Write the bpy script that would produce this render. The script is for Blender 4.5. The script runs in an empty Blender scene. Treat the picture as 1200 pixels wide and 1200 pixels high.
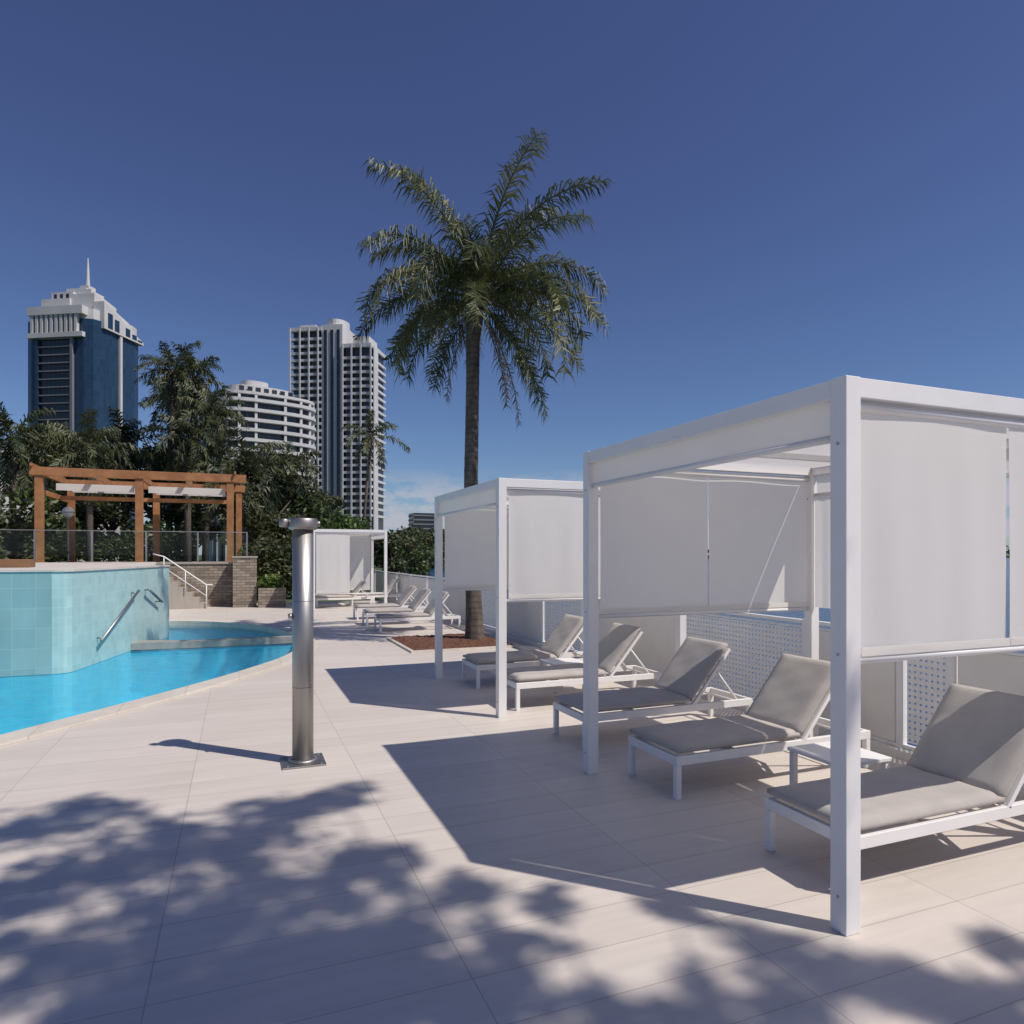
import bpy, math, random
from mathutils import Vector, Matrix, geometry
PI=math.pi
scene=bpy.context.scene
C=scene.collection
rng=random.Random(7)
SX,SY=.53,-.53          # horizontal offset towards the sun per metre of height
TH=math.atan(320/800); st,ct=math.sin(TH),math.cos(TH)
CAMZ=1.7
def W(u,Z):
    a=(u-600)/800; return (Z*(st+ct*a), Z*(ct-st*a))
def G(u,v,z=0.0):
    Z=(CAMZ-z)*800/(v-650); return W(u,Z)

# ---------------------------------------------------------------- materials
def newmat(name):
    m=bpy.data.materials.new(name); m.use_nodes=True
    nt=m.node_tree; nt.nodes.clear()
    out=nt.nodes.new('ShaderNodeOutputMaterial'); return m,nt,out
def N(nt,t,**k):
    n=nt.nodes.new(t)
    for a,b in k.items():
        if a in n.inputs.keys(): n.inputs[a].default_value=b
        else: setattr(n,a,b)
    return n
def pos(nt,scale=(1,1,1),obj=False,loc=(0,0,0)):
    if obj: s=N(nt,'ShaderNodeTexCoord').outputs['Object']
    else: s=N(nt,'ShaderNodeNewGeometry').outputs['Position']
    mp=N(nt,'ShaderNodeMapping'); mp.inputs['Scale'].default_value=scale; mp.inputs['Location'].default_value=loc
    nt.links.new(s,mp.inputs['Vector']); return mp.outputs['Vector']
def mixc(nt,fac,a,b,mode='MIX'):
    m=N(nt,'ShaderNodeMix',data_type='RGBA',blend_type=mode)
    for inp,val in ((0,fac),(6,a),(7,b)):
        if hasattr(val,'is_linked') or hasattr(val,'links'): nt.links.new(val,m.inputs[inp])
        else: m.inputs[inp].default_value=val if inp==0 else (*val,1)
    return m.outputs[2]
def ramp(nt,src,lo,hi):
    r=N(nt,'ShaderNodeMapRange'); r.inputs[1].default_value=lo; r.inputs[2].default_value=hi
    nt.links.new(src,r.inputs[0]); return r.outputs[0]
def noise(nt,vec,scale,detail=4,rough=.55):
    n=N(nt,'ShaderNodeTexNoise'); n.inputs['Scale'].default_value=scale; n.inputs['Detail'].default_value=detail
    n.inputs['Roughness'].default_value=rough; nt.links.new(vec,n.inputs['Vector']); return n.outputs['Fac']
def basic(name,c1,c2=None,scale=8,rough=.6,metal=0,bump=0,bscale=60,stretch=(1,1,1),obj=True,lo=.35,hi=.65):
    m,nt,out=newmat(name)
    p=N(nt,'ShaderNodeBsdfPrincipled'); p.inputs['Roughness'].default_value=rough; p.inputs['Metallic'].default_value=metal
    v=pos(nt,stretch,obj)
    if c2 is None: c2=tuple(x*.88 for x in c1)
    f=ramp(nt,noise(nt,v,scale),lo,hi)
    nt.links.new(mixc(nt,f,c1,c2),p.inputs['Base Color'])
    if bump:
        b=N(nt,'ShaderNodeBump'); b.inputs['Strength'].default_value=bump; b.inputs['Distance'].default_value=.01
        nt.links.new(noise(nt,v,bscale),b.inputs['Height']); nt.links.new(b.outputs[0],p.inputs['Normal'])
    nt.links.new(p.outputs[0],out.inputs[0]); return m
def leafmat(name,dark,light,scale=.8,trans=.3):
    m,nt,out=newmat(name)
    g=N(nt,'ShaderNodeNewGeometry')
    v=pos(nt)
    f=ramp(nt,noise(nt,v,scale,2),.35,.65)
    c=mixc(nt,f,dark,light)
    k=N(nt,'ShaderNodeMapRange'); k.inputs[3].default_value=.6; k.inputs[4].default_value=1.45
    nt.links.new(g.outputs['Random Per Island'],k.inputs[0])
    hv=N(nt,'ShaderNodeHueSaturation'); nt.links.new(k.outputs[0],hv.inputs['Value']); nt.links.new(c,hv.inputs['Color'])
    p=N(nt,'ShaderNodeBsdfPrincipled'); p.inputs['Roughness'].default_value=.5
    t=N(nt,'ShaderNodeBsdfTranslucent')
    nt.links.new(hv.outputs[0],p.inputs['Base Color']); nt.links.new(hv.outputs[0],t.inputs['Color'])
    mx=N(nt,'ShaderNodeMixShader'); mx.inputs[0].default_value=trans
    nt.links.new(p.outputs[0],mx.inputs[1]); nt.links.new(t.outputs[0],mx.inputs[2]); nt.links.new(mx.outputs[0],out.inputs[0]); return m
def clothmat(name,col,trans):
    m,nt,out=newmat(name)
    v=pos(nt,(1,1,1),True)
    f=ramp(nt,noise(nt,v,2.0,3),.3,.7)
    c=mixc(nt,f,col,tuple(x*.97 for x in col))
    d=N(nt,'ShaderNodeBsdfDiffuse'); t=N(nt,'ShaderNodeBsdfTranslucent')
    nt.links.new(c,d.inputs[0]); nt.links.new(c,t.inputs[0])
    b=N(nt,'ShaderNodeBump'); b.inputs['Strength'].default_value=.18; b.inputs['Distance'].default_value=.008
    h=noise(nt,pos(nt,(1,1,.2),True),6,3); nt.links.new(h,b.inputs['Height']); nt.links.new(b.outputs[0],d.inputs['Normal'])
    mx=N(nt,'ShaderNodeMixShader'); mx.inputs[0].default_value=trans
    nt.links.new(d.outputs[0],mx.inputs[1]); nt.links.new(t.outputs[0],mx.inputs[2]); nt.links.new(mx.outputs[0],out.inputs[0]); return m
def brickmat(name,c1,c2,mortar,bw,rh,ms,off=0.0,rough=.55,swap=None,streak=None,bump=.15,obj=False,loc=(0,0,0),samt=.85):
    m,nt,out=newmat(name)
    src=pos(nt,(1,1,1),obj,loc)
    if swap:
        s=N(nt,'ShaderNodeSeparateXYZ'); nt.links.new(src,s.inputs[0]); cb=N(nt,'ShaderNodeCombineXYZ')
        ad=N(nt,'ShaderNodeMath',operation='ADD'); nt.links.new(s.outputs[0],ad.inputs[0]); nt.links.new(s.outputs[1],ad.inputs[1])
        nt.links.new(ad.outputs[0],cb.inputs[0]); nt.links.new(s.outputs[2],cb.inputs[1])
        src2=cb.outputs[0]
    else: src2=src
    b=N(nt,'ShaderNodeTexBrick'); b.offset=off; b.squash=1
    b.inputs['Color1'].default_value=(*c1,1); b.inputs['Color2'].default_value=(*c2,1); b.inputs['Mortar'].default_value=(*mortar,1)
    b.inputs['Scale'].default_value=1; b.inputs['Mortar Size'].default_value=ms; b.inputs['Brick Width'].default_value=bw; b.inputs['Row Height'].default_value=rh
    b.inputs['Mortar Smooth'].default_value=.2; b.inputs['Bias'].default_value=0
    nt.links.new(src2,b.inputs['Vector'])
    col=b.outputs['Color']
    if streak:
        v=pos(nt,streak,obj)
        f=ramp(nt,noise(nt,v,1,5,.6),.3,.7)
        col=mixc(nt,samt,col,mixc(nt,f,(.88,.86,.84),(1.04,1.03,1.02)),'MULTIPLY')
        f2=ramp(nt,noise(nt,pos(nt,(.5,.5,.5),obj),1,4),.3,.7)
        col=mixc(nt,.8,col,mixc(nt,f2,(.92,.91,.90),(1.03,1.03,1.03)),'MULTIPLY')
        f3=ramp(nt,noise(nt,pos(nt,(3,3,3),obj),1,6,.7),.62,.75)
        col=mixc(nt,f3,col,mixc(nt,1.0,col,(.94,.93,.92),'MULTIPLY'))
    p=N(nt,'ShaderNodeBsdfPrincipled'); p.inputs['Roughness'].default_value=rough
    nt.links.new(col,p.inputs['Base Color'])
    bp=N(nt,'ShaderNodeBump'); bp.invert=True; bp.inputs['Strength'].default_value=bump; bp.inputs['Distance'].default_value=.01
    nt.links.new(b.outputs['Fac'],bp.inputs['Height']); nt.links.new(bp.outputs[0],p.inputs['Normal'])
    nt.links.new(p.outputs[0],out.inputs[0]); return m
def poolwater():
    m,nt,out=newmat('pool_water')
    v=pos(nt,(1,1,1))
    n1=noise(nt,v,5,3); n2=noise(nt,pos(nt,(1,1.6,1)),14,2)
    ad=N(nt,'ShaderNodeMath',operation='ADD'); nt.links.new(n1,ad.inputs[0]); nt.links.new(n2,ad.inputs[1])
    b=N(nt,'ShaderNodeBump'); b.inputs['Strength'].default_value=.5; b.inputs['Distance'].default_value=.04
    nt.links.new(ad.outputs[0],b.inputs['Height'])
    g=N(nt,'ShaderNodeBsdfGlossy'); g.inputs['Roughness'].default_value=.03; nt.links.new(b.outputs[0],g.inputs['Normal'])
    t=N(nt,'ShaderNodeBsdfTransparent')
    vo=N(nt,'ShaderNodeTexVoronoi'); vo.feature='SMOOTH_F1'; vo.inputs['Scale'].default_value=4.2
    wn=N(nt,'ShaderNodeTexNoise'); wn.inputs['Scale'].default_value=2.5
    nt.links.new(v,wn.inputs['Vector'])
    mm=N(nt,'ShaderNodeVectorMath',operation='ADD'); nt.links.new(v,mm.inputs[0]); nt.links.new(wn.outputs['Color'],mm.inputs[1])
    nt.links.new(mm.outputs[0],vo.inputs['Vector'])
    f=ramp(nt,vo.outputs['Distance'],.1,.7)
    nt.links.new(mixc(nt,f,(.58,.90,.97),(.98,1,1)),t.inputs[0])  # warped cells paint the rippling light into the water's tint
    fr=N(nt,'ShaderNodeFresnel'); fr.inputs[0].default_value=1.15; nt.links.new(b.outputs[0],fr.inputs['Normal'])
    mx=N(nt,'ShaderNodeMixShader'); nt.links.new(fr.outputs[0],mx.inputs[0]); nt.links.new(t.outputs[0],mx.inputs[1]); nt.links.new(g.outputs[0],mx.inputs[2])
    nt.links.new(mx.outputs[0],out.inputs[0]); return m
def glassmat(name,tint):
    m,nt,out=newmat(name)
    t=N(nt,'ShaderNodeBsdfTransparent'); t.inputs[0].default_value=(*tint,1)
    g=N(nt,'ShaderNodeBsdfGlossy'); g.inputs['Roughness'].default_value=.02
    fr=N(nt,'ShaderNodeFresnel'); fr.inputs[0].default_value=1.3
    mx=N(nt,'ShaderNodeMixShader'); nt.links.new(fr.outputs[0],mx.inputs[0]); nt.links.new(t.outputs[0],mx.inputs[1]); nt.links.new(g.outputs[0],mx.inputs[2])
    nt.links.new(mx.outputs[0],out.inputs[0]); return m
M={}
M['deck']=brickmat('porcelain_deck',(.69,.63,.57),(.64,.58,.525),(.45,.405,.36),1.2,.30,.003,0,.5,None,(1.2,14,1),.12,False,(.33,.1,0),.7)
M['coping']=brickmat('coping_stone',(.68,.63,.56),(.64,.59,.52),(.38,.35,.31),.6,5,.003,0,.6,None,(4,4,4))
M['ledge']=basic('grey_ledge_stone',(.36,.335,.30),(.28,.26,.235),4,.6,0,.2,30)
M['white']=basic('white_powder_coat',(.83,.81,.79),(.79,.77,.75),3,.4,0,.04,90)
M['white2']=basic('white_render',(.80,.765,.71),(.74,.705,.65),2,.7,0,.2,40)
M['curtain']=clothmat('white_mesh_curtain',(.91,.885,.85),.42)
M['roofcloth']=clothmat('white_roof_canvas',(.88,.86,.83),.40)
M['cushion']=basic('taupe_outdoor_fabric',(.47,.43,.395),(.42,.385,.355),5,.9,0,.35,320)
M['steel']=basic('brushed_stainless',(.47,.455,.44),(.36,.35,.34),3,.48,1,.15,50,(1,1,.05))
M['bronze']=basic('warm_steel_cap',(.44,.40,.36),(.37,.34,.31),6,.45,1)
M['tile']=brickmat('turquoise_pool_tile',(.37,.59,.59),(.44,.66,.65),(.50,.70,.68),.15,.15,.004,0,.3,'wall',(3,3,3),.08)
M['tiledark']=brickmat('dark_teal_pool_tile',(.25,.445,.455),(.31,.51,.51),(.38,.56,.55),.30,.30,.004,0,.35,'wall',(3,3,1),.08)  # darker teal tile in larger squares for the left face
M['poolfloor']=brickmat('pool_floor_mosaic',(.07,.68,.90),(.09,.73,.94),(.15,.74,.90),.1,.1,.003,0,.5,None,(2,2,2))
M['underwater']=brickmat('underwater_wall_tile',(.08,.60,.80),(.10,.66,.85),(.16,.66,.8),.15,.15,.003,0,.5,'wall',(2,2,2))
M['poolwater']=poolwater()
M['timber']=basic('orange_stained_timber',(.40,.185,.075),(.28,.12,.045),3,.6,0,.2,30,(1,1,1),True)
M['timberdark']=basic('brown_timber',(.26,.14,.07),(.18,.09,.04),3,.6,0,.2,30)
M['stone']=brickmat('stone_cladding',(.36,.30,.24),(.20,.165,.13),(.12,.10,.08),.27,.09,.008,.5,.85,'wall',(6,6,6),.7)
M['terrace']=basic('terrace_paving',(.42,.37,.32),None,2,.7)
M['grass']=basic('lawn_ground',(.06,.09,.025),(.04,.06,.02),.4,.95,0,0,1,(1,1,1),False)
M['soil']=basic('river_bed_ground',(.07,.08,.06),None,.05,.95,0,0,1,(1,1,1),False)
M['mulch']=basic('red_brown_mulch',(.17,.075,.045),(.07,.03,.02),40,.95,0,.6,90)
M['dark']=basic('dark_metal',(.03,.03,.035),None,4,.5)
M['glassf']=glassmat('clear_glass',(.90,.95,.94))
M['globe']=basic('opal_globe',(.82,.82,.80),None,3,.2)
def river():
    m,nt,out=newmat('river_water')
    p=N(nt,'ShaderNodeBsdfPrincipled'); p.inputs['Base Color'].default_value=(.025,.075,.16,1); p.inputs['Roughness'].default_value=.15
    b=N(nt,'ShaderNodeBump'); b.inputs['Strength'].default_value=.8; b.inputs['Distance'].default_value=.15
    nt.links.new(noise(nt,pos(nt,(1,1,1)),1.6,5),b.inputs['Height']); nt.links.new(b.outputs[0],p.inputs['Normal'])
    nt.links.new(p.outputs[0],out.inputs[0]); return m
M['river']=river()
M['leafpalm']=leafmat('queen_palm_leaf',(.050,.066,.022),(.14,.145,.052),.9)
M['leafdark']=leafmat('dark_palm_leaf',(.028,.040,.015),(.11,.12,.046),.45,.25)
M['leafmid']=leafmat('broadleaf_green',(.030,.050,.016),(.11,.14,.04),.45)
M['leafbright']=leafmat('bright_shrub_leaf',(.05,.09,.02),(.13,.19,.04),1.2)
M['deadfrond']=leafmat('dry_frond',(.12,.085,.045),(.22,.17,.10),2)
def trunkmat():
    m,nt,out=newmat('ringed_palm_bark')
    v=pos(nt,(1,1,1),True)
    w=N(nt,'ShaderNodeTexWave',wave_type='BANDS',bands_direction='Z'); w.inputs['Scale'].default_value=2.6; w.inputs['Distortion'].default_value=4.5; w.inputs['Detail'].default_value=4
    nt.links.new(v,w.inputs['Vector'])
    f=ramp(nt,noise(nt,pos(nt,(1,1,.35),True),7,6,.7),.32,.68)
    c=mixc(nt,f,(.06,.047,.037),(.19,.155,.125)); wv=ramp(nt,w.outputs['Fac'],.6,1.5)
    c=mixc(nt,wv,c,(.04,.03,.024),'MIX')
    p=N(nt,'ShaderNodeBsdfPrincipled'); p.inputs['Roughness'].default_value=.9; nt.links.new(c,p.inputs['Base Color'])
    b=N(nt,'ShaderNodeBump'); b.inputs['Strength'].default_value=.5; b.inputs['Distance'].default_value=.02
    nt.links.new(f,b.inputs['Height']); nt.links.new(b.outputs[0],p.inputs['Normal'])
    nt.links.new(p.outputs[0],out.inputs[0]); return m
M['bark']=trunkmat()
M['towerwhite']=basic('tower_white_concrete',(.60,.59,.58),(.52,.51,.50),.1,.7)
M['towergrey']=basic('tower_grey_concrete',(.20,.21,.24),None,.1,.7)
def facade(name,c,frame,bw,rh,ms,rough):
    return brickmat(name,c,tuple(x*1.5 for x in c),frame,bw,rh,ms,0,rough,'wall',None,.0,True)
M['blueglass']=facade('blue_tower_glass',(.014,.036,.070),(.03,.052,.09),1.8,3.4,.14,.12)
M['darkglass']=facade('dark_apartment_glass',(.018,.022,.03),(.06,.06,.065),2.2,3.0,.12,.2)

# ---------------------------------------------------------------- mesh helpers
class MB:
    def __init__(s): s.v=[]; s.f=[]
    def box(s,x0,x1,y0,y1,z0,z1,mat=None):
        b=len(s.v); P=[(x0,y0,z0),(x1,y0,z0),(x1,y1,z0),(x0,y1,z0),(x0,y0,z1),(x1,y0,z1),(x1,y1,z1),(x0,y1,z1)]
        if mat is not None: P=[tuple(mat@Vector(p)) for p in P]
        s.v+=P
        s.f+=[tuple(b+i for i in q) for q in ((3,2,1,0),(4,5,6,7),(0,1,5,4),(1,2,6,5),(2,3,7,6),(3,0,4,7))]; return s
    def tube(s,pts,r,n=8,cap=True):
        pts=[Vector(p) for p in pts]; b=len(s.v); m=len(pts)
        rs=r if isinstance(r,(list,tuple)) else [r]*m
        for i,p in enumerate(pts):
            d=(pts[min(i+1,m-1)]-pts[max(i-1,0)]).normalized()
            a=Vector((0,0,1)) if abs(d.z)<.9 else Vector((1,0,0))
            e1=d.cross(a).normalized(); e2=d.cross(e1).normalized()
            for k in range(n):
                t=2*PI*k/n; s.v.append(tuple(p+(e1*math.cos(t)+e2*math.sin(t))*rs[i]))
        for i in range(m-1):
            for k in range(n):
                k2=(k+1)%n; s.f.append((b+i*n+k,b+(i+1)*n+k,b+(i+1)*n+k2,b+i*n+k2))
        if cap:
            s.f.append(tuple(b+k for k in range(n))); s.f.append(tuple(b+(m-1)*n+k for k in reversed(range(n))))
        return s
    def prism(s,poly,z0,z1):
        b=len(s.v); n=len(poly)
        s.v+=[(x,y,z0) for x,y in poly]+[(x,y,z1) for x,y in poly]
        s.f.append(tuple(b+i for i in reversed(range(n)))); s.f.append(tuple(b+n+i for i in range(n)))
        for i in range(n):
            j=(i+1)%n; s.f.append((b+i,b+j,b+n+j,b+n+i))
        return s
    def wedge(s,x0,x1,y0,y1,z0,za,zb):
        b=len(s.v); s.v+=[(x0,y0,z0),(x1,y0,z0),(x1,y1,z0),(x0,y1,z0),(x0,y0,za),(x1,y0,za),(x1,y1,zb),(x0,y1,zb)]
        s.f+=[tuple(b+i for i in q) for q in ((3,2,1,0),(4,5,6,7),(0,1,5,4),(1,2,6,5),(2,3,7,6),(3,0,4,7))]; return s
    def lathe(s,prof,n=24,cx=0,cy=0):
        b=len(s.v); m=len(prof)
        for r,z in prof:
            for k in range(n):
                t=2*PI*k/n; s.v.append((cx+r*math.cos(t),cy+r*math.sin(t),z))
        for i in range(m-1):
            for k in range(n):
                k2=(k+1)%n; s.f.append((b+i*n+k,b+i*n+k2,b+(i+1)*n+k2,b+(i+1)*n+k))
        s.f.append(tuple(b+k for k in reversed(range(n)))); s.f.append(tuple(b+(m-1)*n+k for k in range(n)))
        return s
    def poly(s,*P):
        b=len(s.v); s.v+=[tuple(p) for p in P]; s.f.append(tuple(range(b,b+len(P)))); return s
    def build(s,name,mat,parent=None,smooth=False,bevel=0,seg=2):
        me=bpy.data.meshes.new(name); me.from_pydata(s.v,[],s.f); me.update()
        me.materials.append(mat)
        if smooth: me.polygons.foreach_set('use_smooth',[True]*len(me.polygons))
        o=bpy.data.objects.new(name,me); C.objects.link(o)
        if parent: o.parent=parent
        if bevel:
            bv=o.modifiers.new('bevel','BEVEL'); bv.width=bevel; bv.segments=seg; bv.limit_method='ANGLE'
            me.polygons.foreach_set('use_smooth',[True]*len(me.polygons))
            try: bv.harden_normals=True
            except Exception: pass
        return o
def thing(name,label,cat,loc=(0,0,0),rz=0,group=None):
    o=bpy.data.objects.new(name,None); C.objects.link(o); o.location=loc; o.rotation_euler=(0,0,rz); o.empty_display_size=.2
    o['label']=label; o['category']=cat
    if group: o['group']=group
    return o
def tag(o,label,cat,group=None):
    o['label']=label; o['category']=cat
    if group: o['group']=group
    return o
def struct(o): o['kind']='structure'; return o
def dup(root,loc,rz,label,group=None,skip=(),scale=None):
    r=root.copy(); C.objects.link(r); r.location=loc; r.rotation_euler=(0,0,rz); r['label']=label
    if scale: r.scale=scale
    if group: r['group']=group
    for ch in list(root.children):
        if ch in skip: continue
        c=ch.copy(); C.objects.link(c); c.parent=r
        for g in list(ch.children):
            d=g.copy(); C.objects.link(d); d.parent=c
    return r

# ---------------------------------------------------------------- ground, river, deck, pool
def catmull(P,n=8):
    out=[]
    for i in range(len(P)-1):
        p0=Vector(P[max(i-1,0)]);p1=Vector(P[i]);p2=Vector(P[i+1]);p3=Vector(P[min(i+2,len(P)-1)])
        for k in range(n):
            t=k/n; q=.5*((2*p1)+(-p0+p2)*t+(2*p0-5*p1+4*p2-p3)*t*t+(-p0+3*p1-3*p2+p3)*t**3)
            out.append((q.x,q.y))
    out.append(tuple(P[-1])); return out
edge=catmull([(-6,3.0),(-3.6,5.75),(-2.06,7.64),(-.78,9.36),(.15,10.8),(.78,12.1),(1.08,13.6),(1.03,15.3),(.5,17.2),(-.5,18.6),(-1.6,19.3),(-2.6,19.4)])
pool=edge+[(-3.2,18),(-3.4,14),(-6,13.2),(-11.5,13.2),(-11.5,3)]
def holed(outer,holes,z):
    loops=[[Vector((x,y,0)) for x,y in outer]]+[[Vector((x,y,0)) for x,y in h] for h in holes]
    flat=[p for l in loops for p in l]
    tris=geometry.tessellate_polygon(loops)
    mb=MB(); mb.v=[(p.x,p.y,z) for p in flat]
    for t in tris:
        a,b,c=[flat[i] for i in t]
        if (b-a).cross(c-a).z<0: t=(t[0],t[2],t[1])
        mb.f.append(tuple(t))
    return mb
g=MB(); g.box(-4000,4000,-4000,4000,-2.3,-2.2); struct(g.build('ground',M['soil']))
g=MB(); g.poly((5.45,-300,-1.15),(4000,-300,-1.15),(4000,4000,-1.15),(5.45,4000,-1.15)); struct(g.build('river_water',M['river']))
land=[(-2000,25.5),(5.4,25.5),(5.4,32),(12,60),(58,232),(110,330),(420,430),(2500,560),(2500,3500),(-2000,3500)]
g=MB().prism(land,-2.1,-.06); struct(g.build('land',M['grass']))
outer=[(-12,-9),(5.4,-9),(5.4,25.48),(-12,25.48)]
mb=holed(outer,[pool],0.0)
b=len(mb.v); mb.v+=[(x,y,0) for x,y in outer]+[(x,y,-2.1) for x,y in outer]
for i in range(4):
    j=(i+1)%4; mb.f.append((b+i,b+4+i,b+4+j,b+j))
struct(mb.build('pool_deck',M['deck']))
mb=MB(); E=[Vector((x,y,0)) for x,y in edge]
nE=len(E)
for i,p in enumerate(E):
    d=(E[min(i+1,nE-1)]-E[max(i-1,0)]).normalized(); nn=Vector((d.y,-d.x,0))
    q=p+nn*.30; r=p-nn*.02
    mb.v+=[(r.x,r.y,-.16),(r.x,r.y,.02),(r.x+nn.x*.02,r.y+nn.y*.02,.03),(q.x,q.y,.03),(q.x,q.y,.002)]
for i in range(nE-1):
    for k in range(4): mb.f.append((i*5+k,i*5+k+1,(i+1)*5+k+1,(i+1)*5+k))
struct(mb.build('pool_coping',M['coping']))
mb=MB(); n=len(pool)
mb.v=[(x,y,-.012) for x,y in pool]+[(x,y,-1.15) for x,y in pool]
for i in range(n):
    j=(i+1)%n; mb.f.append((i,n+i,n+j,j))
fl=holed(pool,[],-1.15); o_=len(mb.v); mb.v+=fl.v; mb.f+=[tuple(o_+i for i in f) for f in fl.f]
struct(mb.build('pool_basin',M['poolfloor']))
struct(holed(pool,[],-.10).build('pool_water',M['poolwater']))
pe=thing('pool_ledge','narrow grey stone ledge crossing the pool just above water level','ledge',(-.8,14.6,0))
def strip(pts,z0,z1,ins=0):
    m=MB(); L_=len(pts)
    for i,(x,y) in enumerate(pts):
        hw=.75-.5*min(1,i/9); x+=.8; y-=14.6
        m.v+=[(x,y+ins,z0),(x,y+ins,z1),(x+.03,y+hw-ins,z1),(x+.03,y+hw-ins,z0)]
    for i in range(L_-1):
        for k in range(4): m.f.append((i*4+k,i*4+(k+1)%4,(i+1)*4+(k+1)%4,(i+1)*4+k))
    m.f.append((0,1,2,3)); b_=(L_-1)*4; m.f.append((b_+3,b_+2,b_+1,b_)); return m
wlp=catmull([(-2.3,14.55),(-1.5,14.5),(-.3,14.45),(1.06,14.5)],6)
strip(wlp,-.092,.035).build('ledge_slab',M['ledge'],pe)
strip(wlp,-1.14,-.108,.03).build('ledge_support',M['underwater'],pe)

# ---------------------------------------------------------------- raised tiled wall
wl=thing('tiled_pool_wall','raised turquoise tiled wall with rounded corner rising from the pool','wall')
rc=[(-2.60,12.12),(-2.47,12.15),(-2.38,12.24),(-2.335,12.40)]
tail=[(-1.42,16.7),(-1.5,16.95),(-1.75,17.05),(-2.35,23.3)]
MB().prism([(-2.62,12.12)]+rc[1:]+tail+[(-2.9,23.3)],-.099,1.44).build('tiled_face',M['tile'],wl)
MB().prism([(-11.6,12.12),(-2.622,12.12),(-2.902,23.3),(-11.6,23.3)],-.099,1.439).build('dark_tiled_face',M['tiledark'],wl)['label']='darker teal tiled face at the left of the corner'
MB().prism([(-11.6,12.125)]+[(x-.004,y+.004) for x,y in rc]+[(-1.425,16.7),(-1.5,16.94),(-1.76,17.04),(-2.36,23.28),(-11.6,23.28)],-1.14,-.101).build('underwater_face',M['underwater'],wl)
rim=[(-11.58,12.10)]+[(x+.02,y-.015) for x,y in rc]+[(-1.40,16.68),(-1.48,16.97),(-1.74,17.08),(-2.33,23.28),(-11.58,23.28)]
MB().prism(rim,1.442,1.475).build('wall_cap',M['coping'],wl)
g=MB().box(-11,-3.4,14.2,14.6,1.476,1.62); tag(g.build('timber_edging',M['timberdark'],None,False,.01),'low brown timber edging on top of the turquoise tiled wall','edging')
def wallpt(t,off,z):
    a=Vector((-2.335,12.40,0)); b2=Vector((-1.42,16.7,0)); d=(b2-a).normalized(); nn=Vector((d.y,-d.x,0))
    p=a+(b2-a)*t+nn*off; return (p.x,p.y,z)
for t0,t1,z0,z1,lab in ((.14,.52,.28,1.02,'long slanting steel handrail on the turquoise wall nearer the camera'),(.64,.82,1.02,.72,'short steel handrail on the far end of the turquoise wall')):
    h=thing('handrail',lab,'handrail',wallpt(t0,0,0))
    o0=Vector(wallpt(t0,0,0))
    P=[Vector(wallpt(t0,.10,z0)),Vector(wallpt(t1,.10,z1))]
    MB().tube([p-o0 for p in P],.025).build('rail',M['steel'],h,True)
    for t,z in ((t0+.02,z0+(z1-z0)*.05),(t1-.02,z1-(z1-z0)*.05)):
        MB().tube([Vector(wallpt(t,.001,z))-o0,Vector(wallpt(t,.10,z))-o0],.016).build('bracket',M['steel'],h,True)

# ---------------------------------------------------------------- terrace with stairs
TZ=1.40
st_=thing('stone_retaining_wall','brown stone retaining wall carrying the upper terrace behind the pool','wall',(0,24.4,0))
MB().box(-12,.35,0,.45,0,TZ-.002).build('stone_face',M['stone'],st_)
MB().box(-12,.38,-.04,.5,TZ,TZ+.06).build('wall_cap',M['terrace'],st_)
g=MB().box(-14,.33,24.87,34,.0,TZ+.0); struct(g.build('terrace',M['terrace']))
s_=thing('stone_stairs','pale stone steps climbing left beside the raised pool','stairs',(-.95,23.6,0))
for k in range(7):
    MB().box(-.2*(k+1)+.0,-.2*k-.002,0,.79,0,.165*(k+1)).build('step',M['terrace'],s_)
hr=thing('stair_railing','white metal railing sloping down the stone steps','railing',(-.95,23.55,0))
MB().tube([(-1.5,0,1.72),(-1.2,0,1.64),(.0,0,.75),(.18,0,.75)],.020).build('handrail',M['white'],hr,True)
MB().tube([(-1.2,0,1.30),(.0,0,.40)],.013).build('lower_rail',M['white'],hr,True)
for x,zb,zt in ((-1.2,1.0,1.64),(-.6,.5,1.2),(.0,0,.75)): MB().tube([(x,0,zb),(x,0,zt)],.015).build('post',M['white'],hr,True)
pl=thing('stone_pillar','square stone pillar between the steps and the planter','pillar',(.18,24.0,0))
MB().box(-.36,.36,-.3,.3,0,1.60).build('shaft',M['stone'],pl); MB().box(-.39,.39,-.33,.33,1.602,1.65).build('capstone',M['terrace'],pl)
pt=thing('stone_planter','low stone planter with a green shrub beside the stone pillar','planter',(1.0,23.7,0))
MB().box(-.42,.42,-.35,.35,0,.62).build('planter_box',M['stone'],pt)
def leafcloud(mb,c,r,n,size,rn,asp=.45):
    for _ in range(n):
        z=rn.uniform(-1,1); t=rn.uniform(0,2*PI); q=math.sqrt(1-z*z); k=rn.random()**.4
        p=Vector((c[0]+r[0]*q*math.cos(t)*k,c[1]+r[1]*q*math.sin(t)*k,c[2]+r[2]*z*k))
        a=Vector((rn.gauss(0,1),rn.gauss(0,1),rn.gauss(0,.7))).normalized(); b=a.cross(Vector((rn.gauss(0,1),rn.gauss(0,1),rn.gauss(0,1)))).normalized()
        s=size*rn.uniform(.6,1.35)
        mb.poly(p-a*s,p-b*s*asp+a*s*.1,p+a*s,p+b*s*asp+a*s*.1)
g=MB(); leafcloud(g,(0,0,.78),(.45,.35,.3),500,.08,rng); g.build('shrub_foliage',M['leafbright'],pt)
gf=thing('glass_balustrade','clear glass fence with steel posts along the terrace edge under the pergola','fence',(0,24.6,TZ+.06))
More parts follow.
